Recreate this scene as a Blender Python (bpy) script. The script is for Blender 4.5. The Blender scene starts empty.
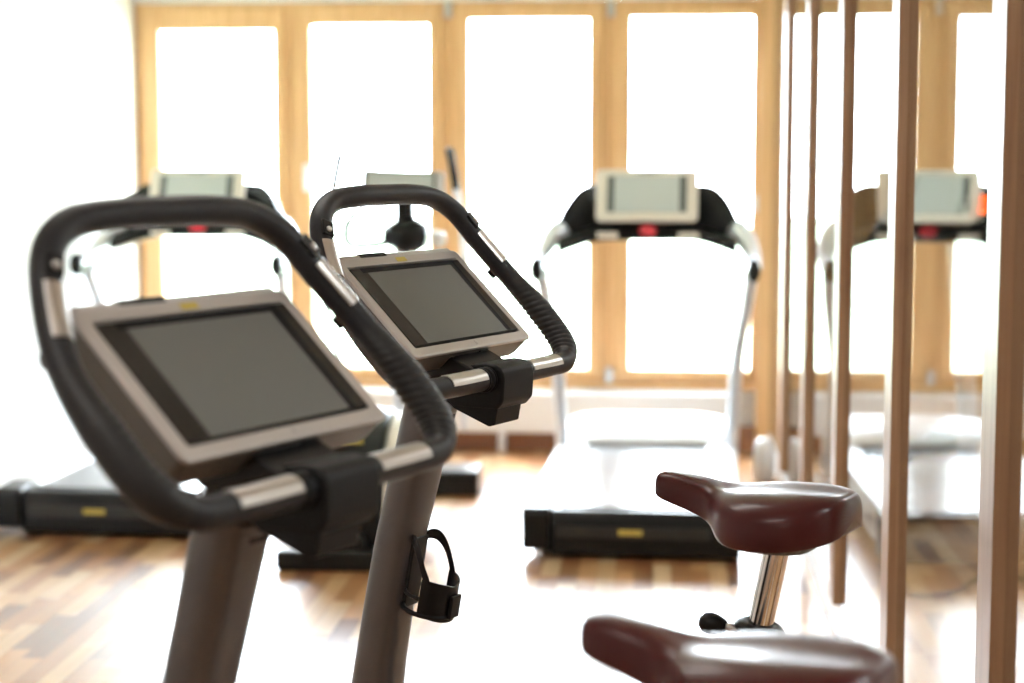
import bpy, bmesh, math, random
from mathutils import Vector, Matrix
random.seed(4)
PI = math.pi
C = bpy.context.scene.collection
S = bpy.context.scene

# ------------------------------------------------------------------ camera, sky, lights, exposure
PSI = math.radians(4.55)
TILT = math.atan(181.5/1800)
cd = bpy.data.cameras.new('camera'); cam = bpy.data.objects.new('camera', cd); C.objects.link(cam)
cd.sensor_width = 36; cd.lens = 36*1800/1024
cam.location = (0, 0, 1.5)
cam.rotation_euler = (PI/2 - TILT, 0, PSI)
cd.clip_start = .05; cd.clip_end = 200
cd.dof.use_dof = True; cd.dof.focus_distance = 3.45; cd.dof.aperture_fstop = 2.2
S.camera = cam
S.view_settings.view_transform = 'Standard'; S.view_settings.look = 'None'
S.view_settings.exposure = 0.02; S.view_settings.gamma = 1; S.view_settings.use_curve_mapping = False

w = bpy.data.worlds.new('world'); S.world = w; w.use_nodes = True
nt = w.node_tree; nt.nodes.clear()
wo = nt.nodes.new('ShaderNodeOutputWorld'); bg = nt.nodes.new('ShaderNodeBackground')
bg.inputs[0].default_value = (0.92, 0.98, 1.08, 1); bg.inputs[1].default_value = 33.0
nt.links.new(bg.outputs[0], wo.inputs[0])

# added fill lights under the ceiling, unseen, brightening the gym and side room
def added_fill_light(x, y, sx, sy, power, col=(1, .97, .94)):
    l = bpy.data.lights.new('fill_light', 'AREA'); l.shape = 'RECTANGLE'; l.size = sx; l.size_y = sy
    l.energy = power; l.color = col
    o = bpy.data.objects.new('fill_light', l); C.objects.link(o); o.location = (x, y, 2.70)
    return o
for yy in (-1.6, 1.2, 4.0):
    added_fill_light(-1.0, yy, 1.2, .3, 12)
for yy in (2.5, 6.5):
    added_fill_light(2.4, yy, 1.2, .3, 60, (.95, .97, 1))

# ------------------------------------------------------------------ materials
def mat(name, col, rough=.5, metal=0, spec=.5, coat=0, coat_r=.05, emit=None, es=0, noise=0, nscale=30):
    m = bpy.data.materials.new(name); m.use_nodes = True
    n = m.node_tree; b = n.nodes['Principled BSDF']
    b.inputs['Base Color'].default_value = (*col, 1)
    b.inputs['Roughness'].default_value = rough; b.inputs['Metallic'].default_value = metal
    b.inputs['Specular IOR Level'].default_value = spec
    b.inputs['Coat Weight'].default_value = coat; b.inputs['Coat Roughness'].default_value = coat_r
    if emit:
        b.inputs['Emission Color'].default_value = (*emit, 1); b.inputs['Emission Strength'].default_value = es
    if noise:
        tc = n.nodes.new('ShaderNodeTexCoord'); nz = n.nodes.new('ShaderNodeTexNoise'); nz.inputs['Scale'].default_value = nscale
        mx = n.nodes.new('ShaderNodeMix'); mx.data_type = 'RGBA'
        mx.inputs[6].default_value = (*[c*(1-noise) for c in col], 1); mx.inputs[7].default_value = (*[min(1, c*(1+noise)) for c in col], 1)
        n.links.new(tc.outputs['Object'], nz.inputs['Vector']); n.links.new(nz.outputs[0], mx.inputs[0]); n.links.new(mx.outputs[2], b.inputs['Base Color'])
    return m

def wood_mat(name, c1, c2, axis='Z', rough=.4, scale=1.0):
    m = bpy.data.materials.new(name); m.use_nodes = True
    n = m.node_tree; b = n.nodes['Principled BSDF']; L = n.links.new
    tc = n.nodes.new('ShaderNodeTexCoord'); mp = n.nodes.new('ShaderNodeMapping')
    sc = {'Z': (30, 30, 1.2), 'X': (1.2, 30, 30), 'Y': (30, 1.2, 30)}[axis]
    mp.inputs['Scale'].default_value = [q*scale for q in sc]
    nz = n.nodes.new('ShaderNodeTexNoise'); nz.inputs['Scale'].default_value = 1.5; nz.inputs['Detail'].default_value = 6; nz.inputs['Distortion'].default_value = .6
    cr = n.nodes.new('ShaderNodeValToRGB'); cr.color_ramp.elements[0].color = (*c1, 1); cr.color_ramp.elements[1].color = (*c2, 1)
    cr.color_ramp.elements[0].position = .35; cr.color_ramp.elements[1].position = .65
    L(tc.outputs['Object'], mp.inputs[0]); L(mp.outputs[0], nz.inputs['Vector']); L(nz.outputs[0], cr.inputs[0]); L(cr.outputs[0], b.inputs['Base Color'])
    b.inputs['Roughness'].default_value = rough
    return m

def parquet_mat():
    m = bpy.data.materials.new('strip_parquet'); m.use_nodes = True
    n = m.node_tree; b = n.nodes['Principled BSDF']; L = n.links.new
    def N(t, **k):
        q = n.nodes.new(t)
        for a, v in k.items(): setattr(q, a, v)
        return q
    def math_(op, a, bb=None):
        q = N('ShaderNodeMath', operation=op)
        for i, v in enumerate((a, bb)):
            if v is None: continue
            if isinstance(v, (int, float)): q.inputs[i].default_value = v
            else: L(v, q.inputs[i])
        return q.outputs[0]
    tc = N('ShaderNodeTexCoord'); sp = N('ShaderNodeSeparateXYZ'); L(tc.outputs['Object'], sp.inputs[0])
    u = math_('DIVIDE', sp.outputs[0], .068); col = math_('FLOOR', u)
    wn = N('ShaderNodeTexWhiteNoise', noise_dimensions='1D'); L(col, wn.inputs['W'])
    v = math_('ADD', math_('DIVIDE', sp.outputs[1], .42), math_('MULTIPLY', wn.outputs[0], 7.3)); row = math_('FLOOR', v)
    cb = N('ShaderNodeCombineXYZ'); L(col, cb.inputs[0]); L(row, cb.inputs[1])
    w2 = N('ShaderNodeTexWhiteNoise', noise_dimensions='2D'); L(cb.outputs[0], w2.inputs['Vector'])
    cr = N('ShaderNodeValToRGB'); r = cr.color_ramp; r.interpolation = 'CONSTANT'
    cols = [(0, (.20, .075, .03)), (.10, (.42, .19, .075)), (.28, (.60, .32, .14)), (.48, (.66, .40, .20)), (.68, (.50, .25, .10)), (.82, (.72, .48, .27)), (.94, (.30, .13, .05))]
    while len(r.elements) < len(cols): r.elements.new(.5)
    for e, (p, c) in zip(r.elements, cols): e.position = p; e.color = (*c, 1)
    L(w2.outputs[0], cr.inputs[0])
    mp = N('ShaderNodeMapping'); mp.inputs['Scale'].default_value = (60, 3, 1); L(tc.outputs['Object'], mp.inputs[0])
    nz = N('ShaderNodeTexNoise'); nz.inputs['Scale'].default_value = 1; nz.inputs['Detail'].default_value = 4; L(mp.outputs[0], nz.inputs['Vector'])
    mr = N('ShaderNodeMapRange'); mr.inputs[3].default_value = .78; mr.inputs[4].default_value = 1.18; L(nz.outputs[0], mr.inputs[0])
    fr = math_('FRACT', u); ed = math_('LESS_THAN', fr, .03); dk = math_('SUBTRACT', 1.0, math_('MULTIPLY', ed, .45))
    mul = math_('MULTIPLY', mr.outputs[0], dk)
    vm = N('ShaderNodeVectorMath', operation='SCALE'); L(cr.outputs[0], vm.inputs[0]); L(mul, vm.inputs['Scale'])
    L(vm.outputs[0], b.inputs['Base Color'])
    b.inputs['Roughness'].default_value = .36; b.inputs['Coat Weight'].default_value = 1; b.inputs['Coat IOR'].default_value = 1.6; b.inputs['Coat Roughness'].default_value = .20
    return m

def schlick(n):
    # reflectance of a thin pane's face, the same from both sides
    g = n.nodes.new('ShaderNodeNewGeometry'); d = n.nodes.new('ShaderNodeVectorMath'); d.operation = 'DOT_PRODUCT'
    n.links.new(g.outputs['Normal'], d.inputs[0]); n.links.new(g.outputs['Incoming'], d.inputs[1])
    prev = d.outputs['Value']
    for op, a, b in (('ABSOLUTE', 0, None), ('SUBTRACT', 1, 1.0), ('POWER', 0, 5.0), ('MULTIPLY', 0, .96), ('ADD', 0, .04)):
        q = n.nodes.new('ShaderNodeMath'); q.operation = op; n.links.new(prev, q.inputs[a])
        if b is not None: q.inputs[1-a].default_value = b
        prev = q.outputs[0]
    return prev
def glass_mat():
    m = bpy.data.materials.new('window_glass'); m.use_nodes = True
    n = m.node_tree; n.nodes.clear()
    o = n.nodes.new('ShaderNodeOutputMaterial'); t = n.nodes.new('ShaderNodeBsdfTransparent'); g = n.nodes.new('ShaderNodeBsdfGlossy'); g.inputs['Roughness'].default_value = .01
    t.inputs[0].default_value = (.96, .98, .97, 1)
    mx = n.nodes.new('ShaderNodeMixShader')
    n.links.new(schlick(n), mx.inputs[0]); n.links.new(t.outputs[0], mx.inputs[1]); n.links.new(g.outputs[0], mx.inputs[2]); n.links.new(mx.outputs[0], o.inputs[0])
    return m

M = {}
M['wall'] = mat('white_plaster', (.90, .90, .89), .8, noise=.01, nscale=8)
M['beige'] = mat('beige_plaster', (.66, .60, .52), .8, noise=.02, nscale=8)
M['ceiling'] = mat('ceiling_paint', (.82, .80, .76), .85, noise=.02, nscale=5)
M['wood'] = wood_mat('larch_wood', (.62, .36, .155), (.76, .49, .24))
M['woodx'] = wood_mat('larch_wood_horizontal', (.62, .36, .155), (.76, .49, .24), 'X')
M['fin'] = wood_mat('oiled_batten_wood', (.29, .155, .085), (.40, .235, .135), 'Z')
M['darkwood'] = wood_mat('dark_skirting_wood', (.20, .075, .03), (.30, .12, .05), 'X')
M['floor'] = parquet_mat()
M['glass'] = glass_mat()
def partition_mat():
    m = bpy.data.materials.new('partition_glass'); m.use_nodes = True
    n = m.node_tree; n.nodes.clear(); L = n.links.new
    o = n.nodes.new('ShaderNodeOutputMaterial'); t = n.nodes.new('ShaderNodeBsdfTransparent'); g = n.nodes.new('ShaderNodeBsdfGlossy'); g.inputs['Roughness'].default_value = .0
    t.inputs[0].default_value = (.94, .96, .95, 1)
    mx = n.nodes.new('ShaderNodeMixShader'); L(schlick(n), mx.inputs[0]); L(t.outputs[0], mx.inputs[1]); L(g.outputs[0], mx.inputs[2]); L(mx.outputs[0], o.inputs[0])
    return m
M['partition'] = partition_mat()
M['radiator'] = mat('white_enamel', (.85, .86, .88), .35)
M['pipe'] = mat('pipe_enamel', (.80, .80, .82), .35)
M['alu'] = mat('hinge_metal', (.62, .62, .60), .35, 1)
M['rubber'] = mat('black_foam_rubber', (.022, .0228, .026), .45, noise=.2, nscale=120, spec=.3)
M['grip'] = mat('ribbed_grip_rubber', (.026, .026, .027), .45, spec=.3)
M['plastic'] = mat('charcoal_plastic', (.0075, .0078, .0090), .45, noise=.1, nscale=200, spec=.2)
M['black'] = mat('black_plastic', (.007, .007, .008), .4, spec=.3)
M['bezel'] = mat('gloss_black_bezel', (.012, .011, .010), .28, spec=.35)
M['screen'] = mat('switched_off_screen', (.142, .146, .138), .42, spec=.4)
M['silver'] = mat('champagne_silver_paint', (.57, .54, .52), .36, .45, noise=.03, nscale=300)
M['silvershade'] = mat('console_body_shade_grey', (.13, .122, .112), .45, .3)  # darker copy of the face silver; shade on the body put into colour
M['recess_shade'] = mat('recess_shade_black', (.004, .004, .005), .6, spec=.2)
M['chrome'] = mat('brushed_steel', (.62, .60, .58), .33, 1)
M['post'] = mat('polished_chrome', (.82, .80, .78), .06, 1)
M['column'] = mat('warm_grey_column_paint', (.135, .125, .128), .36, .55, noise=.03, nscale=250)
M['gold'] = mat('gold_sticker', (.62, .50, .12), .4, .2)
M['leather'] = mat('glossy_brown_vinyl', (.066, .0095, .0095), .31, spec=.32, coat=.12, coat_r=.10)
M['leather_seam'] = mat('saddle_edge_vinyl', (.05, .012, .010), .4)
M['belt'] = mat('running_belt_rubber', (.035, .038, .042), .24, spec=.9)
M['tmblack'] = mat('treadmill_black', (.005, .006, .006), .28, spec=.3)
M['tmgrey'] = mat('treadmill_grey_strip', (.022, .024, .024), .4)
M['tmsilver'] = mat('treadmill_silver_tube', (.72, .76, .83), .28, .5)
M['tmrail'] = mat('treadmill_light_silver', (.80, .81, .83), .30, .2)
M['cream'] = mat('cream_screen_frame', (.86, .82, .73), .4)
M['lcd'] = mat('grey_lcd_screen', (.60, .66, .65), .35)
M['lcdbar'] = mat('dark_screen_margin', (.10, .12, .12), .3)
M['red'] = mat('red_stop_button', (.72, .05, .07), .35)
M['led'] = mat('red_led_digits', (.5, .03, .01), .5, emit=(1, .13, .01), es=6)
M['ledback'] = mat('dark_green_display', (.01, .045, .035), .25)
M['cable'] = mat('black_cable', (.02, .02, .02), .5)
M['whiteplastic'] = mat('white_plastic', (.82, .83, .84), .35)
M['orange'] = mat('orange_button', (.6, .22, .08), .35)
M['lawn'] = mat('pale_lawn', (.42, .50, .36), .9, noise=.15, nscale=3)
M['fillglass'] = mat('fill_lamp_diffuser', (.9, .88, .84), .5, emit=(1, .86, .7), es=2)  # glowing face of the added fill lamps

# ------------------------------------------------------------------ mesh helpers
def obj(name, bm, m, parent=None, smooth=False, bevel=0, seg=2, sub=0, angle=35, recalc=True):
    if recalc: bmesh.ops.recalc_face_normals(bm, faces=bm.faces)
    me = bpy.data.meshes.new(name); bm.to_mesh(me); bm.free()
    mats = m if isinstance(m, (list, tuple)) else [m]
    for q in mats: me.materials.append(M[q])
    o = bpy.data.objects.new(name, me); C.objects.link(o)
    if smooth or bevel:
        for p in me.polygons: p.use_smooth = True
    if bevel:
        b = o.modifiers.new('bevel', 'BEVEL'); b.width = bevel; b.segments = seg; b.limit_method = 'ANGLE'; b.angle_limit = math.radians(angle); b.harden_normals = True
    if sub:
        s = o.modifiers.new('subdivision', 'SUBSURF'); s.levels = sub; s.render_levels = sub
    if parent: o.parent = parent
    return o
def box(bm, x0, x1, y0, y1, z0, z1, mtx=None, mi=0):
    vs = [bm.verts.new(Vector(p)) for p in [(x0,y0,z0),(x1,y0,z0),(x1,y1,z0),(x0,y1,z0),(x0,y0,z1),(x1,y0,z1),(x1,y1,z1),(x0,y1,z1)]]
    if mtx:
        for v in vs: v.co = mtx @ v.co
    for f in [(3,2,1,0),(4,5,6,7),(0,1,5,4),(1,2,6,5),(2,3,7,6),(3,0,4,7)]:
        bm.faces.new([vs[i] for i in f]).material_index = mi
    return bm
def B(x0, x1, y0, y1, z0, z1, mtx=None): return box(bmesh.new(), x0, x1, y0, y1, z0, z1, mtx)
def prism(bm, poly, x0, x1, f=lambda x, a, v: (x, a, v), mtx=None):
    """polygon of (a, v) pairs swept from x0 to x1"""
    A = [bm.verts.new(f(x0, a, v)) for a, v in poly]; Bv = [bm.verts.new(f(x1, a, v)) for a, v in poly]
    if mtx:
        for q in A + Bv: q.co = mtx @ q.co
    n = len(poly)
    bm.faces.new(A[::-1]); bm.faces.new(Bv)
    for i in range(n): bm.faces.new((A[i], A[(i+1) % n], Bv[(i+1) % n], Bv[i]))
    return bm
def rrect(w, h, r, n=5):
    pts = []
    for cx, cy, a0 in ((w-r, h-r, 0), (-w+r, h-r, 90), (-w+r, -h+r, 180), (w-r, -h+r, 270)):
        for i in range(n+1):
            a = math.radians(a0 + 90*i/n); pts.append((cx+r*math.cos(a), cy+r*math.sin(a)))
    return pts
def cyl(bm, p0, p1, r0, r1=None, n=20):
    r1 = r0 if r1 is None else r1
    p0, p1 = Vector(p0), Vector(p1); d = (p1-p0).normalized()
    u = d.orthogonal().normalized(); v = d.cross(u)
    A = [bm.verts.new(p0+r0*(math.cos(2*PI*i/n)*u+math.sin(2*PI*i/n)*v)) for i in range(n)]
    Bv = [bm.verts.new(p1+r1*(math.cos(2*PI*i/n)*u+math.sin(2*PI*i/n)*v)) for i in range(n)]
    bm.faces.new(A[::-1]); bm.faces.new(Bv)
    for i in range(n): bm.faces.new((A[i], A[(i+1) % n], Bv[(i+1) % n], Bv[i]))
    return bm
def cr(C_, n=10, closed=False, ext=True):
    C_ = [Vector(c) for c in C_]; out = []
    N = len(C_)
    def g(i):
        if closed: return C_[i % N]
        if i < 0: return C_[0]*2-C_[1]
        if i >= N: return C_[-1]*2-C_[-2]
        return C_[i]
    for i in range(N if closed else N-1):
        for k in range(n):
            s = k/n; a, b, c, d = g(i-1), g(i), g(i+1), g(i+2)
            out.append(.5*((2*b)+(-a+c)*s+(2*a-5*b+4*c-d)*s*s+(-a+3*b-3*c+d)*s**3))
    if not closed: out.append(C_[-1])
    return out
def resample(P, step, closed=False):
    Q = P + [P[0]] if closed else P
    L = [0]
    for a, b in zip(Q, Q[1:]): L.append(L[-1]+(b-a).length)
    n = max(2, int(round(L[-1]/step))); out = []; j = 0
    for i in range(n if closed else n+1):
        s = L[-1]*i/n
        while j < len(Q)-2 and L[j+1] < s: j += 1
        t = (s-L[j])/max(1e-9, L[j+1]-L[j]); out.append(Q[j].lerp(Q[j+1], t))
    return out
def sweep(bm, P, rad, ref=None, n=20, closed=False, a0=0, a1=None, thick=0, caps=True, flat=1.0):
    """rad: number or f(i, angle)->radius. ref: reference vector for angle 0. Partial arcs make a curved plate."""
    N = len(P); rings = []
    rf = rad if callable(rad) else (lambda i, a: rad)
    prev = None
    for i in range(N):
        if closed: t = (P[(i+1) % N]-P[i-1]).normalized()
        else: t = (P[min(i+1, N-1)]-P[max(i-1, 0)]).normalized()
        if ref is not None: u = Vector(ref); u = (u-u.dot(t)*t).normalized()
        else:
            u = prev if prev is not None else t.orthogonal(); u = (u-u.dot(t)*t).normalized(); prev = u
        v = t.cross(u)
        if a1 is None: A = [2*PI*k/n for k in range(n)]
        else: A = [a0+(a1-a0)*k/(n-1) for k in range(n)]
        ring = [bm.verts.new(P[i]+rf(i, a)*(math.cos(a)*u+flat*math.sin(a)*v)) for a in A]
        if a1 is not None: ring += [bm.verts.new(P[i]+(rf(i, a)-thick)*(math.cos(a)*u+flat*math.sin(a)*v)) for a in reversed(A)]
        rings.append(ring)
    m = len(rings[0])
    for i in range(N if closed else N-1):
        A, Bv = rings[i], rings[(i+1) % N]
        for k in range(m): bm.faces.new((A[k], A[(k+1) % m], Bv[(k+1) % m], Bv[k]))
    if caps and not closed:
        bm.faces.new(rings[0][::-1]); bm.faces.new(rings[-1])
    return bm
def loft(bm, rings, caps=True, closed=False):
    R = [[bm.verts.new(Vector(p)) for p in r] for r in rings]
    m = len(R[0])
    for A, Bv in zip(R, R[1:]):
        for k in range(m): bm.faces.new((A[k], A[(k+1) % m], Bv[(k+1) % m], Bv[k]))
    if caps: bm.faces.new(R[0][::-1]); bm.faces.new(R[-1])
    return bm
def lathe(bm, prof, n=24, mtx=None):
    rings = [[(r*math.cos(2*PI*k/n), r*math.sin(2*PI*k/n), z) for k in range(n)] for r, z in prof]
    loft(bm, rings)
    if mtx: bmesh.ops.transform(bm, matrix=mtx, verts=bm.verts)
    return bm
def thing(name, label, cat, loc=(0, 0, 0), rz=0, group=None):
    o = bpy.data.objects.new(name, None); C.objects.link(o); o.location = loc; o.rotation_euler = (0, 0, rz)
    o['label'] = label; o['category'] = cat
    o.empty_display_size = .1
    if group: o['group'] = group
    return o
def tag(o, label, cat, group=None):
    o['label'] = label; o['category'] = cat
    if group: o['group'] = group
    return o
def struct(name, bm, m, label, cat, **k):
    o = obj(name, bm, m, **k); o['kind'] = 'structure'; o['label'] = label; o['category'] = cat
    return o
def copy_tree(o, parent=None):
    c = o.copy(); C.objects.link(c)
    if parent: c.parent = parent
    for ch in list(o.children): copy_tree(ch, c)
    return c

# ------------------------------------------------------------------ room shell
XL, XR, YB, YF, ZC = -2.70, .585, 9.28, -3.2, 2.75
struct('floor', B(XL-.2, XR+3.6, YF-.2, YB+.15, -.1, 0), 'floor', 'strip parquet floor of mixed brown planks', 'floor')
struct('ceiling', B(XL-.2, XR+3.6, YF-.2, YB+.15, ZC, ZC+.1), 'ceiling', 'plain pale ceiling above the gym', 'ceiling')
struct('wall_left', B(XL-.12, XL, YF, YB+.15, 0, ZC), 'wall', 'bright white plaster wall on the left', 'wall')
struct('wall_right', B(XR+3.4, XR+3.52, YF, YB+.15, 0, ZC), 'wall', 'far white wall of the side room beyond the glass', 'wall')
struct('wall_side_back', B(XR+.02, XR+3.4, YB-.05, YB+.15, 0, ZC), 'wood', 'wood clad end wall of the side room beyond the glass', 'wall')
struct('wall_front', B(XL, XR+3.4, YF-.12, YF, 0, ZC), 'beige', 'beige wall behind the camera', 'wall')
# back wall around the row of windows
bm = bmesh.new()
box(bm, XL, XR+.02, YB+.02, YB+.14, 0, .345)
box(bm, XL, XR+.02, YB+.02, YB+.14, 2.33, ZC)
struct('wall_back', bm, 'wall', 'white wall strip above and below the row of windows', 'wall')
struct('trim_1', B(XL, XR, YB-.012, YB+.02, 2.305, 2.345), 'wall', 'pale lintel strip above the window row', 'trim')
struct('baseboard_back', B(XL, XR, YB-.03, YB+.02, 0, .13), 'darkwood', 'dark brown wooden skirting under the radiator', 'baseboard', bevel=.004)
struct('baseboard_left', B(XL, XL+.012, YF, 8.2, 0, .06), 'radiator', 'low white skirting along the left wall', 'baseboard')
struct('trim_2', B(.52, XR+.03, YB-.06, YB+.12, 0, ZC), 'wood', 'wooden corner post between windows and glass partition', 'trim', bevel=.004)
struct('trim_3', B(XL, XL+.015, 7.02, 7.09, .0, 1.0), 'wood', 'narrow pale wooden upright on the left wall', 'trim')

panes = [(-2.570, -1.970), (-1.775, -1.168), (-.958, -.344), (-.128, .487)]
ztop = [2.165, 2.19, 2.215, 2.222]
edges = [XL, -1.882, -1.068, -.239, .53]
ZP0, ZP1, ZF0, ZF1 = .425, 2.222, .352, 2.305
def frame_ring(bm, x0, x1, z0, z1, px0, px1, pz0, pz1, y0, y1):
    box(bm, x0, px0, y0, y1, z0, z1); box(bm, px1, x1, y0, y1, z0, z1)
    box(bm, px0, px1, y0, y1, z0, pz0); box(bm, px0, px1, y0, y1, pz1, z1)
wlabels = ['leftmost tall window with larch frame next to the white wall', 'second window from the left with larch frame and a pale handle',
           'third window from the left with larch frame behind the cross trainer', 'rightmost window with larch frame behind the right treadmill']
for i, (p0, p1) in enumerate(panes):
    x0, x1 = edges[i], edges[i+1]; ZP1 = ztop[i]
    bm = bmesh.new(); frame_ring(bm, x0, x1, ZF0, ZF1, x0+.035, x1-.035, ZF0+.025, ZF1-.03, YB-.01, YB+.1)
    wd = struct('window_%d' % (i+1), bm, 'wood', wlabels[i], 'window', bevel=.004)
    bm = bmesh.new(); frame_ring(bm, x0+.03, x1-.03, ZF0+.02, ZF1-.025, p0, p1, ZP0, ZP1, YB-.03, YB+.04)
    obj('sash', bm, 'wood', wd, bevel=.008)
    obj('pane', B(p0-.01, p1+.01, YB+.012, YB+.02, ZP0-.01, ZP1+.01), 'glass', wd)
    for zz in (2.26, .395):     # small grey hinge covers where two sashes meet
        if i < 3 and not (i == 0 and zz > 1): obj('hinge', B(x1-.014, x1+.026, YB-.05, YB-.032, zz-.04, zz+.04), 'alu', wd, bevel=.004)
    if i == 1:
        h = obj('handle', B(x0+.062, x0+.092, YB-.05, YB-.03, 1.34, 1.48), 'radiator', wd, bevel=.006)
        obj('lever', B(x0+.069, x0+.085, YB-.075, YB-.055, 1.34, 1.43), 'radiator', h, bevel=.005)
    if i == 3:
        h = obj('handle', B(x1-.034, x1-.006, YB-.05, YB-.03, 1.24, 1.32), 'alu', wd, bevel=.006)
struct('trim_4', B(XL, .52, YB-.06, YB-.005, .325, .352), 'woodx', 'wooden window sill board', 'trim', bevel=.006)
# garden outside
struct('trim_5', B(-14, 14, YB+.2, YB+45, -.3, -.2), 'lawn', 'pale overexposed lawn outside the windows', 'lawn')

# glass partition with wooden posts on the right, a side room beyond
fins = [-.87, .42, 1.71, 3.00, 4.31, 5.60, 6.83, 8.02]
FW = .13
ye = [YF] + [f+FW/2 for f in fins] + [YB]
for i in range(len(ye)-1):
    a, b = ye[i]+.001, ye[i+1]-.001
    if i < 2: continue
    o = obj('glass_panel', B(XR, XR+.0012, a, b, .109, ZC), 'partition')
    tag(o, {2: 'tall glass panel at the very right edge, nearest the camera', 3: 'tall glass panel between the two nearest wooden posts, a red digital readout visible through it',
            4: 'tall glass panel right of the farther saddle, between the second and third wooden posts', 5: 'tall glass panel between the third and fourth wooden posts',
            6: 'narrow-looking glass panel between the fourth and fifth posts', 7: 'glass panel left of the fifth post, beside the farthest one',
            8: 'farthest glass panel, touching the window corner post'}[i], 'glass panel', 'glass panels of the right-hand partition')
for i, f in enumerate(fins):
    if i < 2: continue
    struct('trim_%d' % (6+i), B(XR-.022, XR+.022, f, f+FW, 0.11, ZC), 'fin', ['', '', 'wooden post beside the camera', 'widest wooden post at the right edge of the photo', 'second wooden post from the right edge',
            'third wooden post, above the rear saddle', 'fourth wooden post from the right', 'farthest wooden post near the windows'][i], 'post', bevel=.002)
struct('baseboard_right', B(XR-.003, XR+.04, YF, YB-.06, 0, .108), 'radiator', 'low white plinth under the glass partition', 'baseboard', bevel=.002)

# radiator
rad = thing('radiator', 'long white panel radiator below the windows', 'radiator', (-.9, YB-.16, 0))
obj('panel', B(-1.15, 1.29, 0, .07, .105, .315), 'radiator', rad, bevel=.012)
obj('top_grille', B(-1.13, 1.27, .012, .058, .312, .320), 'radiator', rad, bevel=.003)
obj('pipe', cyl(bmesh.new(), (.12, .035, 0), (.12, .035, .11), .021), 'pipe', rad, smooth=True)
obj('pipe', cyl(bmesh.new(), (-.95, .035, 0), (-.95, .035, .11), .021), 'pipe', rad, smooth=True)
obj('bracket', B(1.1, 1.14, .07, .13, .15, .28), 'radiator', rad); obj('bracket', B(-1.0, -.96, .07, .13, .15, .28), 'radiator', rad)

# small white oval thing on the floor by the mirror
bm = bmesh.new()
lathe(bm, [(.001, 0), (.045, 0), (.05, .01), (.052, .12), (.046, .17), (.03, .195), (.001, .20)], 20)
tag(obj('white_canister', bm, 'whiteplastic', smooth=True), 'small white rounded canister on the floor by the farthest post', 'canister').location = (.520, 8.45, 0)

# made-up lamp housings around the added fill lights
for i, (xx, yy) in enumerate(((-1.0, -1.6), (-1.0, 1.2), (-1.0, 4.0), (2.4, 2.5), (2.4, 6.5))):
    t = thing('fill_lamp', ['added flat warm fill lamp on the ceiling behind the camera', 'added flat warm fill lamp above the near bike', 'added flat warm fill lamp above the floor before the treadmills', 'nearer added flat fill lamp of the side room', 'farther added flat fill lamp of the side room'][i], 'lamp', (xx, yy, 2.712), 0, 'added flat fill lamps')
    obj('housing', B(-.63, .63, -.18, .18, .004, .038), 'radiator', t, bevel=.006)
    obj('diffuser', B(-.6, .6, -.15, .15, 0, .004), 'fillglass', t)

# ------------------------------------------------------------------ exercise bike (local: x right of the rider, y forward, z up)
BAR = [(0, .015, 1.083), (.10, .015, 1.084), (.200, .016, 1.084), (.273, .022, 1.088), (.314, .054, 1.122), (.323, .112, 1.184), (.314, .178, 1.252), (.280, .234, 1.328), (.243, .268, 1.388), (.185, .284, 1.420), (.10, .284, 1.430), (0, .286, 1.431)]
REF = Vector((0, -.72, .69))
def bar_path(step):
    R = BAR; full = [Vector(p) for p in R] + [Vector((-x, y, z)) for x, y, z in R[-2:0:-1]]
    return resample(cr(full, 14, closed=True), step, closed=True)
def half_path(step, sgn):
    P = [Vector(p) for p in BAR]; P = [Vector((-P[1].x, P[1].y, P[1].z))] + P + [Vector((-P[-2].x, P[-2].y, P[-2].z))]
    Q = cr(P, 14)[14:-14] 
    Q = resample(Q, step); return [Vector((sgn*q.x, q.y, q.z)) for q in Q]
def nearest(P, q):
    q = Vector(q); return min(range(len(P)), key=lambda i: (P[i]-q).length)

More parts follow.
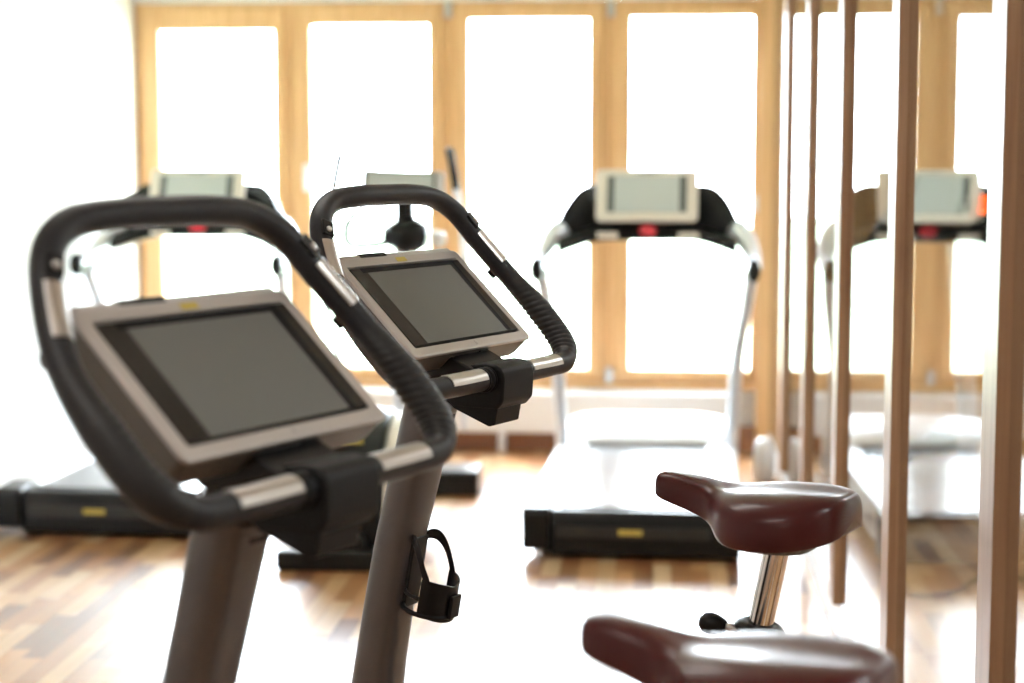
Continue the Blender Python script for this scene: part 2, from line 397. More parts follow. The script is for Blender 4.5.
def bottle_cage(root):
    g = obj('bottle_cage', B(-.026, .026, -.006, .004, .590, .738), 'black', root, bevel=.003)
    cy, cx, r = -.046, 0, .052
    for s in (-1, 1):      # two side straps sweeping down to the front band
        P = []
        for k in range(25):
            t = k/24; a = math.radians(8+112*t)
            z = .722 + .020*math.sin(PI*min(1, t*1.25)) - .080*(t**3.2)
            P.append(Vector((s*r*math.sin(a), cy+r*math.cos(a), z)))
        bm = bmesh.new(); rr = []
        for i, p in enumerate(P):
            n = Vector((p.x-cx, p.y-cy, 0)).normalized(); up = Vector((0, 0, 1)); h = .0085+.006*(i/24)
            rr.append([p+n*.002+up*h, p+n*.002-up*h, p-n*.002-up*h, p-n*.002+up*h])
        loft(bm, rr); obj('strap', bm, 'black', g, bevel=.0012)
    bm = bmesh.new(); rr = []
    for k in range(33):
        a = math.radians(95+170*k/32); p = Vector((r*math.sin(a), cy+r*math.cos(a), 0)); n = Vector((math.sin(a), math.cos(a), 0))
        zt = .660 + .012*abs(math.cos(PI*k/32)); zb = .598 - .012*math.sin(PI*k/32)
        rr.append([p+n*.0022+Vector((0, 0, zt)), p+n*.0022+Vector((0, 0, zb)), p-n*.0022+Vector((0, 0, zb)), p-n*.0022+Vector((0, 0, zt))])
    loft(bm, rr); obj('front_band', bm, 'black', g, bevel=.001)
    P = [Vector((r*math.sin(2*PI*k/40), cy+r*math.cos(2*PI*k/40), .598)) for k in range(40)]
    obj('base_ring', sweep(bmesh.new(), P, .0055, ref=(0, 0, 1), n=8, closed=True), 'black', g, smooth=True)
    P = [Vector((r*math.sin(a)*1.0, cy+r*math.cos(a), .630)) for a in [math.radians(q) for q in range(-95, 96, 10)]]
    obj('rear_rail', sweep(bmesh.new(), P, .004, ref=(0, 0, 1), n=8), 'black', g, smooth=True)
    obj('front_clip', B(-.018, .018, cy-r-.010, cy-r-.002, .596, .644), 'plastic', g, bevel=.003)
    return g

def make_bike():
    root = thing('exercise_bike', '', 'exercise bike')
    # --- handlebar
    P = bar_path(.004); bm = sweep(bmesh.new(), P, .0212, ref=REF, n=24, closed=True)
    hb = obj('handlebar', bm, 'rubber', root, smooth=True)
    for s in (-1, 1):
        H = half_path(.0018, s)
        i0, i1 = nearest(H, (s*.285, .042, 1.105)), nearest(H, (s*.312, .182, 1.252))
        G = H[max(0, i0-14):i1]
        def rf(i, a, n=len(G)):
            e = min(1, i/22, (n-1-i)/55); base = .0205+.0065*max(0, e)
            rib = .5+.5*math.cos(2*PI*(i/7.8 + .8*math.cos(a)))
            depth = .0027*max(0, min(1, 1.2*e))*max(0, min(1, .45+math.sin(a)*(-s)*1.2))*min(1, (n-1-i)/45)*min(1, i/14)
            return base-depth*(rib**2)
        obj('hand_grip', sweep(bmesh.new(), G, rf, ref=REF, n=36), 'grip', hb, smooth=True)
        for (qa, qb, rf_, ha) in (((s*.090, .015, 1.085), (s*.214, .016, 1.085), (0, -.50, .87), 52), ((s*.303, .204, 1.275), (s*.272, .244, 1.344), (0, -.72, .69), 43)):
            K = H[nearest(H, qa):nearest(H, qb)]
            obj('pulse_sensor', sweep(bmesh.new(), K, .0230, ref=rf_, n=14, a0=math.radians(-ha), a1=math.radians(ha), thick=.003), 'chrome', hb, smooth=True, bevel=.0006, angle=60)
        # gear button module above the upper sensor, small nub behind its lower end
        k = nearest(H, (s*.260, .253, 1.364)); p = H[k]; t = (H[k+3]-H[k-3]).normalized(); u = (REF-REF.dot(t)*t).normalized(); v = t.cross(u)
        mt = Matrix((( v.x, t.x, u.x, p.x), (v.y, t.y, u.y, p.y), (v.z, t.z, u.z, p.z), (0, 0, 0, 1)))
        bt = obj('button_housing', B(-.0125, .0125, -.017, .017, .012, .0235, mt), 'black', hb, bevel=.002)
        obj('toggle_button', lathe(bmesh.new(), [(.0001, 0), (.006, 0), (.0055, .003), (.0001, .0042)], 14, mt @ Matrix.Translation((0, -.004, .0235))), 'chrome', bt, smooth=True)
        k = nearest(H, (s*.304, .200, 1.272)); p = H[k]; t = (H[k+3]-H[k-3]).normalized(); u = (REF-REF.dot(t)*t).normalized(); v = t.cross(u)
        mt = Matrix(((v.x, t.x, u.x, p.x), (v.y, t.y, u.y, p.y), (v.z, t.z, u.z, p.z), (0, 0, 0, 1)))
        obj('bar_end_nub', B(-.008, .008, -.011, .011, -.031, -.015, mt), 'black', hb, bevel=.004)
        # ring where the bar enters the clamp
        K = H[nearest(H, (s*.060, .015, 1.085)):nearest(H, (s*.086, .015, 1.085))]
        n_ = len(K)
        obj('clamp_ring', sweep(bmesh.new(), K, lambda i, a: .0225+.0022*(1 if i < n_-4 else 0)-.001*(i in (4, 5)), ref=REF, n=24), 'plastic', hb, smooth=True)
    # --- clamp block below the bar
    up = [(a+.008, v) for a, v in [(-.027, 1.04), (-.030, 1.085), (-.026, 1.102), (-.012, 1.112), (.012, 1.114), (.05, 1.108), (.17, 1.075), (.175, 1.03), (.10, 1.034), (.085, 1.024), (-.012, 1.024)]]
    cb = obj('clamp_block', prism(bmesh.new(), up, -.062, .062), 'plastic', root, bevel=.007, seg=3, angle=25)
    lo = [(a+.008, v) for a, v in [(-.016, 1.028), (.09, 1.030), (.082, 1.022), (.004, .992), (-.010, .996)]]
    obj('lower_cover', prism(bmesh.new(), lo, -.061, .034), 'plastic', cb, bevel=.003)
    # --- console support
    sp = [(.035, 1.10), (.17, 1.07), (.235, 1.12), (.30, 1.24), (.25, 1.265), (.10, 1.13)]
    obj('console_bracket', prism(bmesh.new(), sp, -.075, .075), 'black', root, bevel=.006)
    # --- console: u right, t up along the face, n out of the face
    b0, t0 = Vector((0, .074, 1.139)), Vector((0, .255, 1.311)); tv = (t0-b0).normalized(); nv = Vector((0, -tv.z, tv.y)); H_ = (t0-b0).length; c = (b0+t0)/2
    mt = Matrix(((1, 0, 0, c.x), (0, tv.y, nv.y, c.y), (0, tv.z, nv.z, c.z), (0, 0, 0, 1)))
    hw, hh = .2210, H_/2+.003
    bm = bmesh.new(); F = lambda q, z: [mt @ Vector((x, y, z)) for x, y in q]
    loft(bm, [F(rrect(hw-.003, hh-.003, .012), -.010), F(rrect(hw, hh, .014), -.007), F(rrect(hw, hh, .013), -.002), F(rrect(hw-.003, hh-.003, .011), 0),
              F(rrect(.1985, hh*.83, .004, 5), -.0005), F(rrect(.197, hh*.83-.002, .004, 5), -.012)], caps=True)
    cs = obj('console', bm, 'silver', root, bevel=.0008, angle=28)
    yl, yh = -hh+.027, hh-.028
    obj('console_body', loft(bmesh.new(), [F(rrect(hw*.92, hh*.90, .02), -.064), F(rrect(hw*.975, hh*.965, .016), -.056), F(rrect(hw-.003, hh-.003, .012), -.044), F(rrect(hw-.002, hh-.002, .013), -.0095)]), 'silvershade', cs, bevel=.001, angle=28)
    bz = obj('bezel', B(-.1965, .1965, yl, yh, -.0115, .0006, mt), 'bezel', cs, bevel=.001)
    obj('display', B(-.150, .152, yl+.001, yh-.013, .0004, .0012, mt), 'screen', cs)
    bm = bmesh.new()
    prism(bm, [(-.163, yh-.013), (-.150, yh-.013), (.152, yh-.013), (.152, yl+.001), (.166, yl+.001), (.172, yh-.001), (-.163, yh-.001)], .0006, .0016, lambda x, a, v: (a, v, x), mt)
    obj('display_recess_shade', bm, 'recess_shade', bz)  # shade of a recessed screen, laid on as black strips above and right
    obj('rear_shell', loft(bmesh.new(), [F(rrect(hw*.62, hh*.55, .03), -.105), F(rrect(hw*.82, hh*.76, .03), -.092), F(rrect(hw*.93, hh*.90, .03), -.050)]), 'black', cs, bevel=.002)
    # raised back ledge along the top edge with its black slot
    lg = obj('top_ledge', loft(bmesh.new(), [F(rrect(hw-.012, .010, .006), -.034), F(rrect(hw-.012, .010, .006), -.006), F(rrect(hw-.016, .007, .006), -.003)]), 'silver', cs, bevel=.001)
    lg.location = mt.to_3x3() @ Vector((0, hh+.001, 0))
    obj('card_slot', B(-.125, -.030, hh-.002, hh+.0125, -.020, -.0028, mt), 'black', cs, bevel=.002)
    obj('gold_badge', B(-.018, .016, hh-.019, hh-.008, -.0005, .0008, mt), 'gold', cs)
    obj('chin_button', lathe(bmesh.new(), [(.0001, 0), (.0055, 0), (.005, .0012), (.0001, .0014)], 16, mt @ Matrix.Translation((.01, -hh+.013, 0))), 'silver', cs, smooth=True)
    ey = -hh*.985
    obj('infrared_window', B(.030, .062, ey-.002, ey+.003, -.026, -.014, mt), 'black', cs, bevel=.002)
    # --- column
    axis = [(.165, 1.045), (.172, 1.03), (.183, 1.00), (.237, .80), (.262, .70), (.300, .50), (.325, .33), (.335, .20), (.338, .16)]
    rw = [.052, .054, .0535, .0505, .050, .050, .053, .058, .06]
    ra = [.030, .047, .0475, .046, .046, .048, .055, .07, .075]
    path = cr([(0, a, v) for a, v in axis], 6); n = len(path); rings = []
    for i, p in enumerate(path):
        f = i/6; k = min(int(f), len(rw)-2); q = f-k; W = rw[k]*(1-q)+rw[k+1]*q; A = ra[k]*(1-q)+ra[k+1]*q
        t = (path[min(i+1, n-1)]-path[max(i-1, 0)]).normalized(); u = Vector((1, 0, 0)); v = t.cross(u)
        ring = []
        for j in range(32):
            a = 2*PI*j/32; ca, sa = math.cos(a), math.sin(a); e = .8
            ring.append(p+u*W*math.copysign(abs(ca)**e, ca)+v*A*math.copysign(abs(sa)**e, sa))
        rings.append(ring)
    col = obj('column', loft(bmesh.new(), rings), 'column', root, smooth=True)
    # badge recess near the top of the column, rider side
    p = Vector((0, .183, 1.0)); t = (Vector((0, .237, .80))-p).normalized(); nn = Vector((0, t.z, -t.y)); nn = nn if nn.y < 0 else -nn
    mb = Matrix(((1, t.x, nn.x, p.x), (0, t.y, nn.y, p.y), (0, t.z, nn.z, p.z), (0, 0, 0, 1)))
    obj('badge_recess', B(-.019, .019, -.012, -.002, .040, .0482, mb), 'black', col, bevel=.002)
    # --- bottle cage on the rider side of the column
    cg = bottle_cage(root); cg.location = (0, .344, .024); cg.rotation_euler = (.187, 0, 0)
    # --- saddle
    secs = [(-.326, .016, .896, .026), (-.331, .029, .904, .042), (-.345, .037, .908, .052), (-.38, .041, .905, .058), (-.42, .045, .899, .062), (-.445, .054, .894, .066), (-.462, .072, .891, .070), (-.478, .100, .890, .080), (-.500, .127, .892, .090), (-.54, .146, .896, .098), (-.59, .150, .899, .100), (-.635, .140, .900, .096), (-.672, .115, .898, .086), (-.694, .084, .893, .074), (-.705, .045, .888, .060)]
    rings = []
    for a, W, T_, D in secs:
        ring = []; NN = 20
        for j in range(NN+1):                       # over the top from left rim to right rim
            q = PI*j/NN; ca, sa = math.cos(q), math.sin(q)
            x = -W*math.copysign(abs(ca)**.62, ca); z = T_-D+D*abs(sa)**.62
            dip = .012*math.exp(-(x/.03)**2)*min(1, max(0, (-a-.44)/.08))*min(1, max(0, (.70+a)/.05))
            inset = .10*(1-abs(sa)**.62)
            ring.append((x*(1-inset*.6), a, z-dip))
        for j in range(NN-1, 0, -1):
            q = PI*j/NN; ca = math.cos(q); ring.append((-W*.9*ca, a, T_-D+.004))
        rings.append(ring)
    sd = obj('saddle', loft(bmesh.new(), rings), 'leather', root, smooth=True, sub=1)
    br = [q for q in secs if q[0] < -.47]
    rim = [(W, a, T_-D) for a, W, T_, D in br] + [(-W, a, T_-D) for a, W, T_, D in br[::-1]]
    obj('saddle_base', loft(bmesh.new(), [[(x*.84, -.58+(a+.58)*.84, z+.006) for x, a, z in rim], [(x*.45, -.56+(a+.56)*.45, .785) for x, a, z in rim]]), 'black', sd)
    obj('clamp', B(-.026, .026, -.585, -.520, .775, .808), 'black', sd, bevel=.006)
    # --- seat post, collar, lever knob, seat tube
    pt, pb = Vector((0, -.553, .80)), Vector((0, -.523, .656)); dn = (pb-pt).normalized()
    sp_ = obj('seat_post', cyl(bmesh.new(), pt, pb+dn*.14, .0225, n=32), 'post', root, smooth=True, bevel=.0005)
    gv = Vector((-.0226, .004, 0)); obj('scale_strip', sweep(bmesh.new(), [pt+gv, pb+gv], .0022, ref=(0, 1, 0), n=8, flat=.6), 'black', sp_)
    mz = Matrix.Translation(pb) @ dn.to_track_quat('Z', 'Y').to_matrix().to_4x4()
    sd.location = (0, .008, .022)
    cl = obj('post_collar', lathe(bmesh.new(), [(.0228, -.006), (.028, -.010), (.040, -.006), (.047, .001), (.045, .008), (.036, .012), (.034, .05), (.0228, .05)], 32, mz), 'black', root, smooth=True)
    kd = Vector((-.10, .98, .10)).normalized(); k0 = pb+dn*.012
    bm = cyl(bmesh.new(), k0+kd*.03, k0+kd*.075, .008, .007); obj('lever_stem', bm, 'chrome', cl, smooth=True)
    mk = Matrix.Translation(k0+kd*.062) @ kd.to_track_quat('Z', 'Y').to_matrix().to_4x4()
    obj('lever_knob', lathe(bmesh.new(), [(.0001, 0), (.010, 0), (.014, .006), (.019, .018), (.0205, .030), (.018, .042), (.010, .050), (.0001, .052)], 24, mk), 'black', cl, smooth=True)
    obj('seat_tube', loft(bmesh.new(), [[(W*math.cos(2*PI*j/28), a+A*math.sin(2*PI*j/28), v) for j in range(28)] for a, v, W, A in [(-.512, .614, .036, .038), (-.495, .54, .038, .042), (-.45, .40, .043, .05), (-.39, .28, .048, .07), (-.34, .16, .05, .08)]]), 'column', root, smooth=True)
    # --- drive housing, cranks, pedals, feet (below the photograph's edge)
    hs = [(-.30, .10), (-.36, .18), (-.33, .29), (-.22, .345), (-.05, .36), (.15, .35), (.30, .33), (.38, .24), (.38, .12), (.30, .08), (-.2, .08)]
    obj('drive_housing', prism(bmesh.new(), hs, -.065, .065), 'plastic', root, bevel=.03, seg=4, angle=20)
    for s in (-1, 1):
        ck = obj('crank', prism(bmesh.new(), [(-.12, .275), (-.12, .235), (-.12+s*.17, .175 if s > 0 else .305), (-.12+s*.17, .205 if s > 0 else .335)], s*.070, s*.085), 'tmsilver', root, bevel=.003)
        pd = obj('pedal', B(min(s*.09, s*.19), max(s*.09, s*.19), -.12+s*.17-.045, -.12+s*.17+.045, (.18 if s > 0 else .31), (.205 if s > 0 else .335)), 'black', ck, bevel=.006)
        obj('toe_strap', sweep(bmesh.new(), resample(cr([(s*.10, -.12+s*.17+.02, (.2 if s > 0 else .33)), (s*.11, -.12+s*.17+.03, (.26 if s > 0 else .39)), (s*.17, -.12+s*.17+.03, (.26 if s > 0 else .39)), (s*.18, -.12+s*.17+.02, (.2 if s > 0 else .33))], 6), .01), .004, ref=(0, 1, 0), n=8), 'black', pd, smooth=True)
    obj('beam', B(-.04, .04, -.52, .45, .045, .11), 'column', root, bevel=.012)
    for yy in (-.52, .45):
        f = obj('foot', B(-.27, .27, yy-.04, yy+.04, .015, .065), 'plastic', root, bevel=.014, seg=3)
        for s in (-1, 1): obj('foot_pad', cyl(bmesh.new(), (s*.24, yy, 0), (s*.24, yy, .018), .022), 'black', f)
    return root

TH = 1.1344
bike = make_bike()
bike.location = (-.403, 2.280, 0); bike.rotation_euler = (0, 0, TH)
bike['label'] = 'near exercise bike at the left with the largest handlebar and screen'; bike['group'] = 'exercise bikes in the foreground'
bike2 = copy_tree(bike)
bike2.location = (-.279, 3.445, 0)
bike2['label'] = 'farther exercise bike in sharp focus, bottle cage visible on its column'
for ch in bike.children:
    if ch.name.split('.')[0] in ('saddle', 'seat_post', 'post_collar'): ch.location = (0, -.030 if ch.name.startswith('saddle') else -.036, .052 if ch.name.startswith('saddle') else .03)     # the near bike's saddle is set a little higher
    if ch.name.startswith('bottle_cage'): ch['label'] = 'empty black bottle cage'

# ------------------------------------------------------------------ treadmill (local: origin floor, rear centre; y forward)
def digit(bm, ch, x, z, w_, h_, t_, f):
    segs = {'8': 'abcdefg', '0': 'abcdef'}[ch]
    R = {'a': (0, w_, h_-t_, h_), 'd': (0, w_, 0, t_), 'g': (0, w_, h_/2-t_/2, h_/2+t_/2), 'b': (w_-t_, w_, h_/2, h_), 'c': (w_-t_, w_, 0, h_/2), 'e': (0, t_, 0, h_/2), 'f': (0, t_, h_/2, h_)}
    for s in segs:
        x0, x1, z0, z1 = R[s]; box(bm, x+x0, x+x1, -.001, .001, z+z0, z+z1, f)
def make_dashboard(r, readout=False):
    # dashboard: wide black panel, swept wings, lower bar
    prof = []
    for k in range(41):
        x = -.425+.85*k/40; q = abs(x)/.425
        top = 1.398-.015*q - .205*max(0, (q-.60)/.40)**2.2; bot = 1.15 - .035*max(0, (q-.55)/.45)**1.4
        yy = 1.55 - .13*max(0, (q-.45)/.55)**1.6
        prof.append((x, yy, bot, top))
    rings = [[(x, y, b), (x, y-.012, (b+t)/2), (x, y+.03, t), (x, y+.075, t-.004), (x, y+.06, b)] for x, y, b, t in prof]
    ds = obj('dashboard', loft(bmesh.new(), rings), 'tmblack', r, bevel=.006, angle=30)
    lb = [[(x, y-.085, 1.14+z0), (x, y-.085, 1.185+z0), (x, y-.03, 1.21+z0), (x, y+.05, 1.21+z0), (x, y+.05, 1.135+z0)] for x, y, z0 in [(-.40+.05*k, 1.54-.10*max(0, (abs(-.40+.05*k)-.2)/.2)**1.6, -.06*max(0, (abs(-.40+.05*k)-.2)/.2)**1.4) for k in range(17)]]
    lbo = obj('lower_console_bar', loft(bmesh.new(), lb), 'tmblack', ds, bevel=.008, angle=25)
    for s in (-1, 1): obj('hand_sensor', B(s*.19-.055, s*.19+.055, 1.449, 1.456, 1.148, 1.178), 'cream', lbo, bevel=.003)
    if not readout: obj('stop_button', lathe(bmesh.new(), [(.0001, 0), (.036, 0), (.036, .008), (.028, .016), (.0001, .018)], 24, Matrix.Translation((0, 1.455, 1.185)) @ Matrix.Rotation(PI/2, 4, 'X') @ Matrix.Diagonal((1.1, .72, 1, 1))), 'red', lbo, smooth=True)
    # screen
    tl = math.radians(20)
    mt = Matrix.Translation((-.005, 1.455, 1.345)) @ Matrix.Rotation(PI/2-tl, 4, 'X')
    F = lambda q, z: [mt @ Vector((x, y, z)) for x, y in q]
    sc = obj('screen', loft(bmesh.new(), [F(rrect(.19, .085, .03), -.075), F(rrect(.215, .115, .025), -.04), F(rrect(.228, .120, .02), -.03), F(rrect(.228, .120, .02), -.004), F(rrect(.224, .116, .018), 0)]), 'cream', ds, bevel=.002)
    obj('screen_margin', B(-.178, .178, -.082, .088, 0, .0015, mt), 'lcdbar', sc)
    obj('display', B(-.146, .146, -.080, .086, .0015, .003, mt), 'lcd', sc)
    obj('speaker_slot', B(-.045, .045, .099, .107, 0, .001, mt), 'lcdbar', sc)
    if readout:
        # red readout on the dashboard left of the screen
        md = Matrix.Translation((.262, 1.470, 1.285)) @ Matrix.Rotation(math.radians(-8), 4, 'X')
        dp = obj('readout', B(-.040, .040, -.004, .03, -.045, .075, md), 'ledback', ds, bevel=.003)
        bm = bmesh.new(); mf = md @ Matrix.Translation((-.024, -.006, 0))
        for row in (-.012, .032):
            for cx in (0, .026): digit(bm, '8', cx, row, .021, .036, .0055, mf)
        obj('digits', bm, 'led', dp)

def make_treadmill():
    r = thing('treadmill', '', 'treadmill')
    # rear end cap: black box with grey strip and yellow plate
    rc = obj('rear_cover', prism(bmesh.new(), [(0, .022), (.0, .165), (.012, .185), (.16, .19), (.16, .012), (.02, .012)], -.30, .41, lambda x, a, v: (x, a, v)), 'tmblack', r, bevel=.010, seg=3)
    obj('end_block', prism(bmesh.new(), [(-.012, .045), (-.012, .175), (.004, .195), (.18, .20), (.18, .035), (.01, .03)], -.41, -.302), 'tmblack', rc, bevel=.012, seg=3)
    obj('grey_strip', B(-.28, .30, -.004, .004, .085, .130), 'tmgrey', rc, bevel=.003)
    obj('yellow_plate', B(-.045, .045, -.0065, -.0035, .098, .120), 'gold', rc, bevel=.004)
    obj('running_deck', B(-.30, .30, .10, 2.0, .09, .185), 'tmblack', r, bevel=.006)
    obj('running_belt', B(-.262, .262, .06, 1.70, .186, .193), 'belt', r, bevel=.003)
    for s in (-1, 1):
        obj('side_rail', prism(bmesh.new(), [(.12, .05), (.12, .195), (1.75, .205), (1.9, .06)], s*.27, s*.405), 'tmrail', r, bevel=.01)
    hood = [[(x, y, z) for x, z in [(-w_, .05), (-w_, h_*.8), (-w_*.9, h_*.95), (-w_*.6, h_), (w_*.6, h_), (w_*.9, h_*.95), (w_, h_*.8), (w_, .05)]] for y, w_, h_ in [(1.56, .38, .215), (1.64, .405, .27), (1.80, .41, .30), (2.02, .38, .285), (2.10, .33, .20)]]
    obj('motor_hood', loft(bmesh.new(), hood), 'tmrail', r, bevel=.012, angle=25)
    for s in (-1, 1):
        up = resample(cr([(s*.385, 1.55, .10), (s*.392, 1.47, .35), (s*.405, 1.40, .62), (s*.44, 1.32, .86), (s*.458, 1.24, 1.00)], 8), .03)
        u_ = obj('upright', sweep(bmesh.new(), up, lambda i, a: .030, ref=(1, 0, 0), n=16, flat=1.7), 'tmsilver', r, smooth=True)
        ar = resample(cr([(s*.468, 1.10, 1.030), (s*.470, 1.22, 1.045), (s*.462, 1.34, 1.09), (s*.435, 1.44, 1.15), (s*.395, 1.49, 1.19)], 8), .02); nn = len(ar)
        a_ = obj('handrail', sweep(bmesh.new(), ar, lambda i, a: .029+.022*(i/nn)**1.3, ref=(1, 0, 0), n=16), 'tmsilver', r, smooth=True)
        obj('end_cap', loft(bmesh.new(), [[(s*.468+rr*math.cos(q), yy, 1.027+1.75*rr*math.sin(q)) for q in [2*PI*k/18 for k in range(18)]] for yy, rr in ((1.085, .014), (1.09, .026), (1.10, .029), (1.17, .029))]), 'black', a_, smooth=True)
        obj('foot', cyl(bmesh.new(), (s*.33, .16, 0), (s*.33, .16, .05), .022), 'black', r)
        obj('foot', cyl(bmesh.new(), (s*.33, 1.85, 0), (s*.33, 1.85, .06), .03), 'black', r)
    make_dashboard(r)
    return r
tm = make_treadmill(); tm.location = (-.085, 6.66, 0); tm.rotation_euler = (0, 0, math.radians(-2))
tm['label'] = 'treadmill on the right in front of the rightmost window, beside the glass partition'; tm['group'] = 'treadmills facing the windows'
tm2 = copy_tree(tm); tm2.location = (-2.215, 6.90, 0); tm2.rotation_euler = (0, 0, math.radians(-2.5))
tm2['label'] = 'treadmill on the left along the white wall, partly hidden by the near bike'
# a stepping machine in the side room, seen through the glass
def make_stepper():
    r = thing('stepping_machine', 'exercise machine behind the glass with a cream screen and glowing red digits', 'stepping machine')
    obj('base', B(-.30, .30, .95, 1.75, .02, .14), 'tmrail', r, bevel=.03, seg=3)
    obj('mast', sweep(bmesh.new(), resample(cr([(0, 1.66, .12), (0, 1.64, .5), (0, 1.60, .9), (0, 1.56, 1.18)], 8), .04), .045, ref=(1, 0, 0), n=16), 'tmsilver', r, smooth=True)
    for s in (-1, 1):
        obj('step_plate', prism(bmesh.new(), [(.98, .22+.05*s), (.98, .25+.05*s), (1.36, .25+.05*s), (1.40, .29+.05*s), (1.40, .22+.05*s)], s*.14-.08, s*.14+.08), 'tmblack', r, bevel=.006)
        obj('step_arm', sweep(bmesh.new(), [Vector((s*.14, 1.2, .22+.05*s)), Vector((s*.12, 1.62, .30))], .02, ref=(1, 0, 0), n=10), 'tmsilver', r, smooth=True)
        obj('handrail', sweep(bmesh.new(), resample(cr([(s*.36, 1.50, 1.16), (s*.40, 1.40, 1.10), (s*.39, 1.25, 1.02)], 8), .02), .018, ref=(1, 0, 0), n=12), 'tmsilver', r, smooth=True)
    make_dashboard(r, True)
    for s in (-1, 1): obj('foot_pad', cyl(bmesh.new(), (s*.24, 1.05, 0), (s*.24, 1.05, .03), .03), 'black', r); obj('foot_pad', cyl(bmesh.new(), (s*.24, 1.65, 0), (s*.24, 1.65, .03), .03), 'black', r)
    return r
SA = math.radians(-57)
st = make_stepper(); st.rotation_euler = (0, 0, SA)
cx, cy = 1.215, 7.9                                     # where its screen stands
st.location = (cx-(-math.sin(SA)*1.455), cy-math.cos(SA)*1.455, 0)
P = resample(cr([(.80, 6.25, .011), (.92, 6.16, .011), (1.05, 6.22, .011), (1.14, 6.40, .011), (1.3, 6.46, .011), (1.6, 6.3, .011), (2.2, 6.4, .011)], 8), .02)
tag(obj('power_cable', sweep(bmesh.new(), P, .010, n=8), 'cable', smooth=True), 'black power cable on the side room floor, seen through the glass', 'cable')

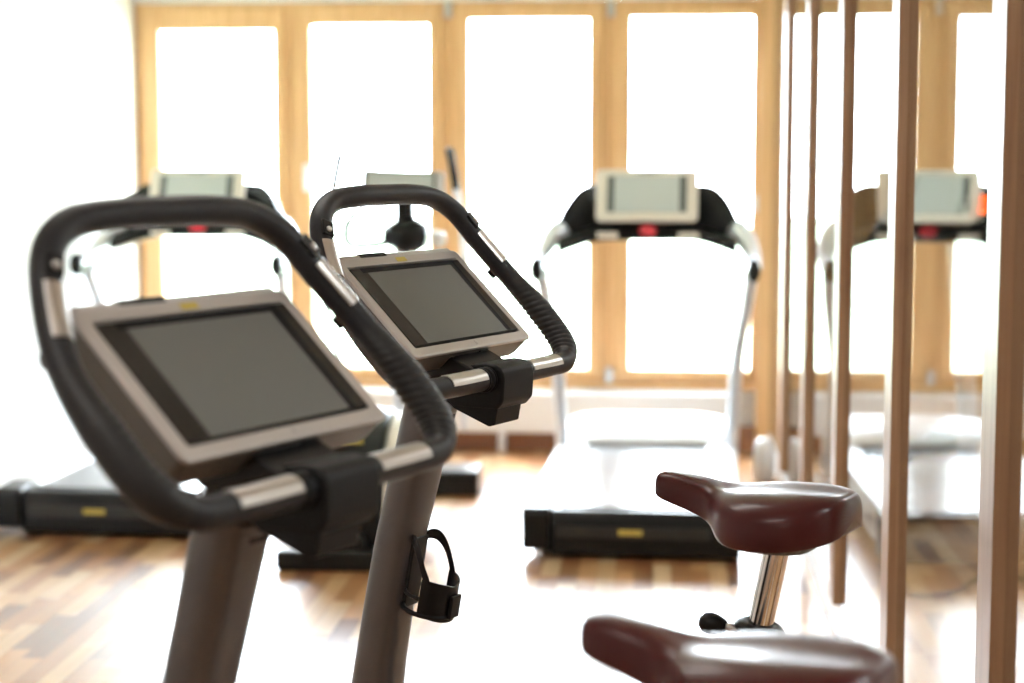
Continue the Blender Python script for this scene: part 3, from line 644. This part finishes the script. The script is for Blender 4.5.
# ------------------------------------------------------------------ cross trainer between the treadmills
def make_cross_trainer():
    r = thing('cross_trainer', 'white and black elliptical cross trainer between the two treadmills', 'cross trainer', (-1.13, 6.42, 0))
    obj('rear_foot', B(-.25, .25, -.03, .08, .0, .075), 'tmblack', r, bevel=.015, seg=3)
    obj('front_foot', B(-.25, .35, 1.48, 1.74, .0, .115), 'tmblack', r, bevel=.02, seg=3)
    obj('floor_beam', B(-.07, .07, .02, 1.65, .03, .12), 'tmblack', r, bevel=.015)
    # rear drive housing: tall rounded white and champagne shell
    def shell(x0, x1, sc=1):
        pts = [(0.10+.36*(1-math.cos(PI*k/12)) , .10+ .44*sc*math.sin(PI*k/12)**.8) for k in range(13)]
        return prism(bmesh.new(), pts+[(.80, .06), (.10, .06)], x0, x1)
    h = obj('drive_housing', shell(-.10, .12), 'tmblack', r, bevel=.02, seg=3, angle=20)
    obj('side_shell', shell(.122, .19, .97), 'cream', h, bevel=.03, seg=4, angle=20)
    obj('side_shell', shell(-.17, -.102, .97), 'tmblack', h, bevel=.03, seg=4, angle=20)
    obj('yellow_plate', B(-.04, .04, .25, .256, .50, .515, Matrix.Translation((0, -.05, -.06))), 'gold', h)
    obj('white_arch', sweep(bmesh.new(), resample(cr([(.235, .10, .08), (.245, .25, .36), (.25, .45, .52), (.24, .68, .50), (.20, .86, .34), (.16, .95, .12)], 8), .03), .045, ref=(1, 0, 0), n=18), 'whiteplastic', r, smooth=True)
    for s in (-1, 1):
        ft = obj('pedal', prism(bmesh.new(), [(.45, .20+.06*s), (.48, .235+.06*s), (.85, .225+.06*s), (.88, .26+.06*s), (.90, .19+.06*s)], s*.205-.07*(s > 0), s*.205+.07*(s < 0)), 'black', r, bevel=.006)
        obj('pedal_bar', sweep(bmesh.new(), [Vector((s*.17, .3, .24)), Vector((s*.17, .9, .22+.04*s)), Vector((s*.20, 1.45, .25))], .022, ref=(1, 0, 0), n=12), 'tmsilver', r, smooth=True)
    obj('mast', sweep(bmesh.new(), resample(cr([(0, 1.60, .08), (0, 1.58, .5), (0, 1.52, .9), (.02, 1.46, 1.16)], 8), .04), lambda i, a: .05-.0006*i, ref=(1, 0, 0), n=16), 'tmsilver', r, smooth=True)
    hub = obj('console_hub', lathe(bmesh.new(), [(.0001, -.115), (.035, -.11), (.065, -.06), (.082, -.01), (.082, .03), (.05, .085), (.0001, .09)], 20, Matrix.Translation((.045, 1.45, 1.17)) @ Matrix.Rotation(PI/2, 4, 'Y')), 'tmblack', r, smooth=True)
    obj('hub_cap', lathe(bmesh.new(), [(.0001, 0), (.035, 0), (.04, .02), (.03, .05), (.0001, .06)], 20, Matrix.Translation((.155, 1.45, 1.155)) @ Matrix.Rotation(PI/2, 4, 'Y')), 'whiteplastic', hub, smooth=True)
    obj('neck', B(-.01, .07, 1.44, 1.50, 1.20, 1.36), 'tmblack', hub, bevel=.01)
    # fixed handlebar hoop
    obj('fixed_handlebar', sweep(bmesh.new(), resample(cr([(.02, 1.45, 1.15), (-.12, 1.40, 1.13), (-.20, 1.33, 1.14), (-.205, 1.34, 1.22), (-.15, 1.42, 1.30), (-.05, 1.47, 1.31)], 8), .02), .017, n=12), 'tmblack', r, smooth=True)
    # console screen
    mt = Matrix.Translation((.03, 1.42, 1.392)) @ Matrix.Rotation(math.radians(75), 4, 'X') @ Matrix.Rotation(math.radians(8), 4, 'Y')
    F = lambda q, z: [mt @ Vector((x, y, z)) for x, y in q]
    sc = obj('console', loft(bmesh.new(), [F(rrect(.15, .05, .02), -.06), F(rrect(.18, .066, .02), -.03), F(rrect(.18, .066, .02), 0)]), 'whiteplastic', r, bevel=.004)
    obj('display', B(-.16, .13, -.052, .052, 0, .003, mt), 'lcd', sc)
    obj('display_margin', B(-.172, .142, -.060, .060, -.001, .0012, mt), 'lcdbar', sc)
    # moving arms
    for s, pts in ((1, [(.27, 1.62, .28), (.29, 1.55, .75), (.285, 1.48, 1.15), (.255, 1.42, 1.42), (.235, 1.39, 1.55)]), (-1, [(-.27, 1.62, .28), (-.31, 1.50, .75), (-.31, 1.42, 1.15), (-.27, 1.40, 1.40), (-.24, 1.38, 1.53)])):
        P = resample(cr(pts, 8), .03)
        a = obj('swing_arm', sweep(bmesh.new(), P, .014, ref=(0, 1, 0), n=12), 'tmsilver', r, smooth=True)
        K = P[-7:]; obj('arm_grip', sweep(bmesh.new(), K, .018, ref=(0, 1, 0), n=14), 'plastic' if s > 0 else 'tmgrey', a, smooth=True)
    return r
make_cross_trainer()
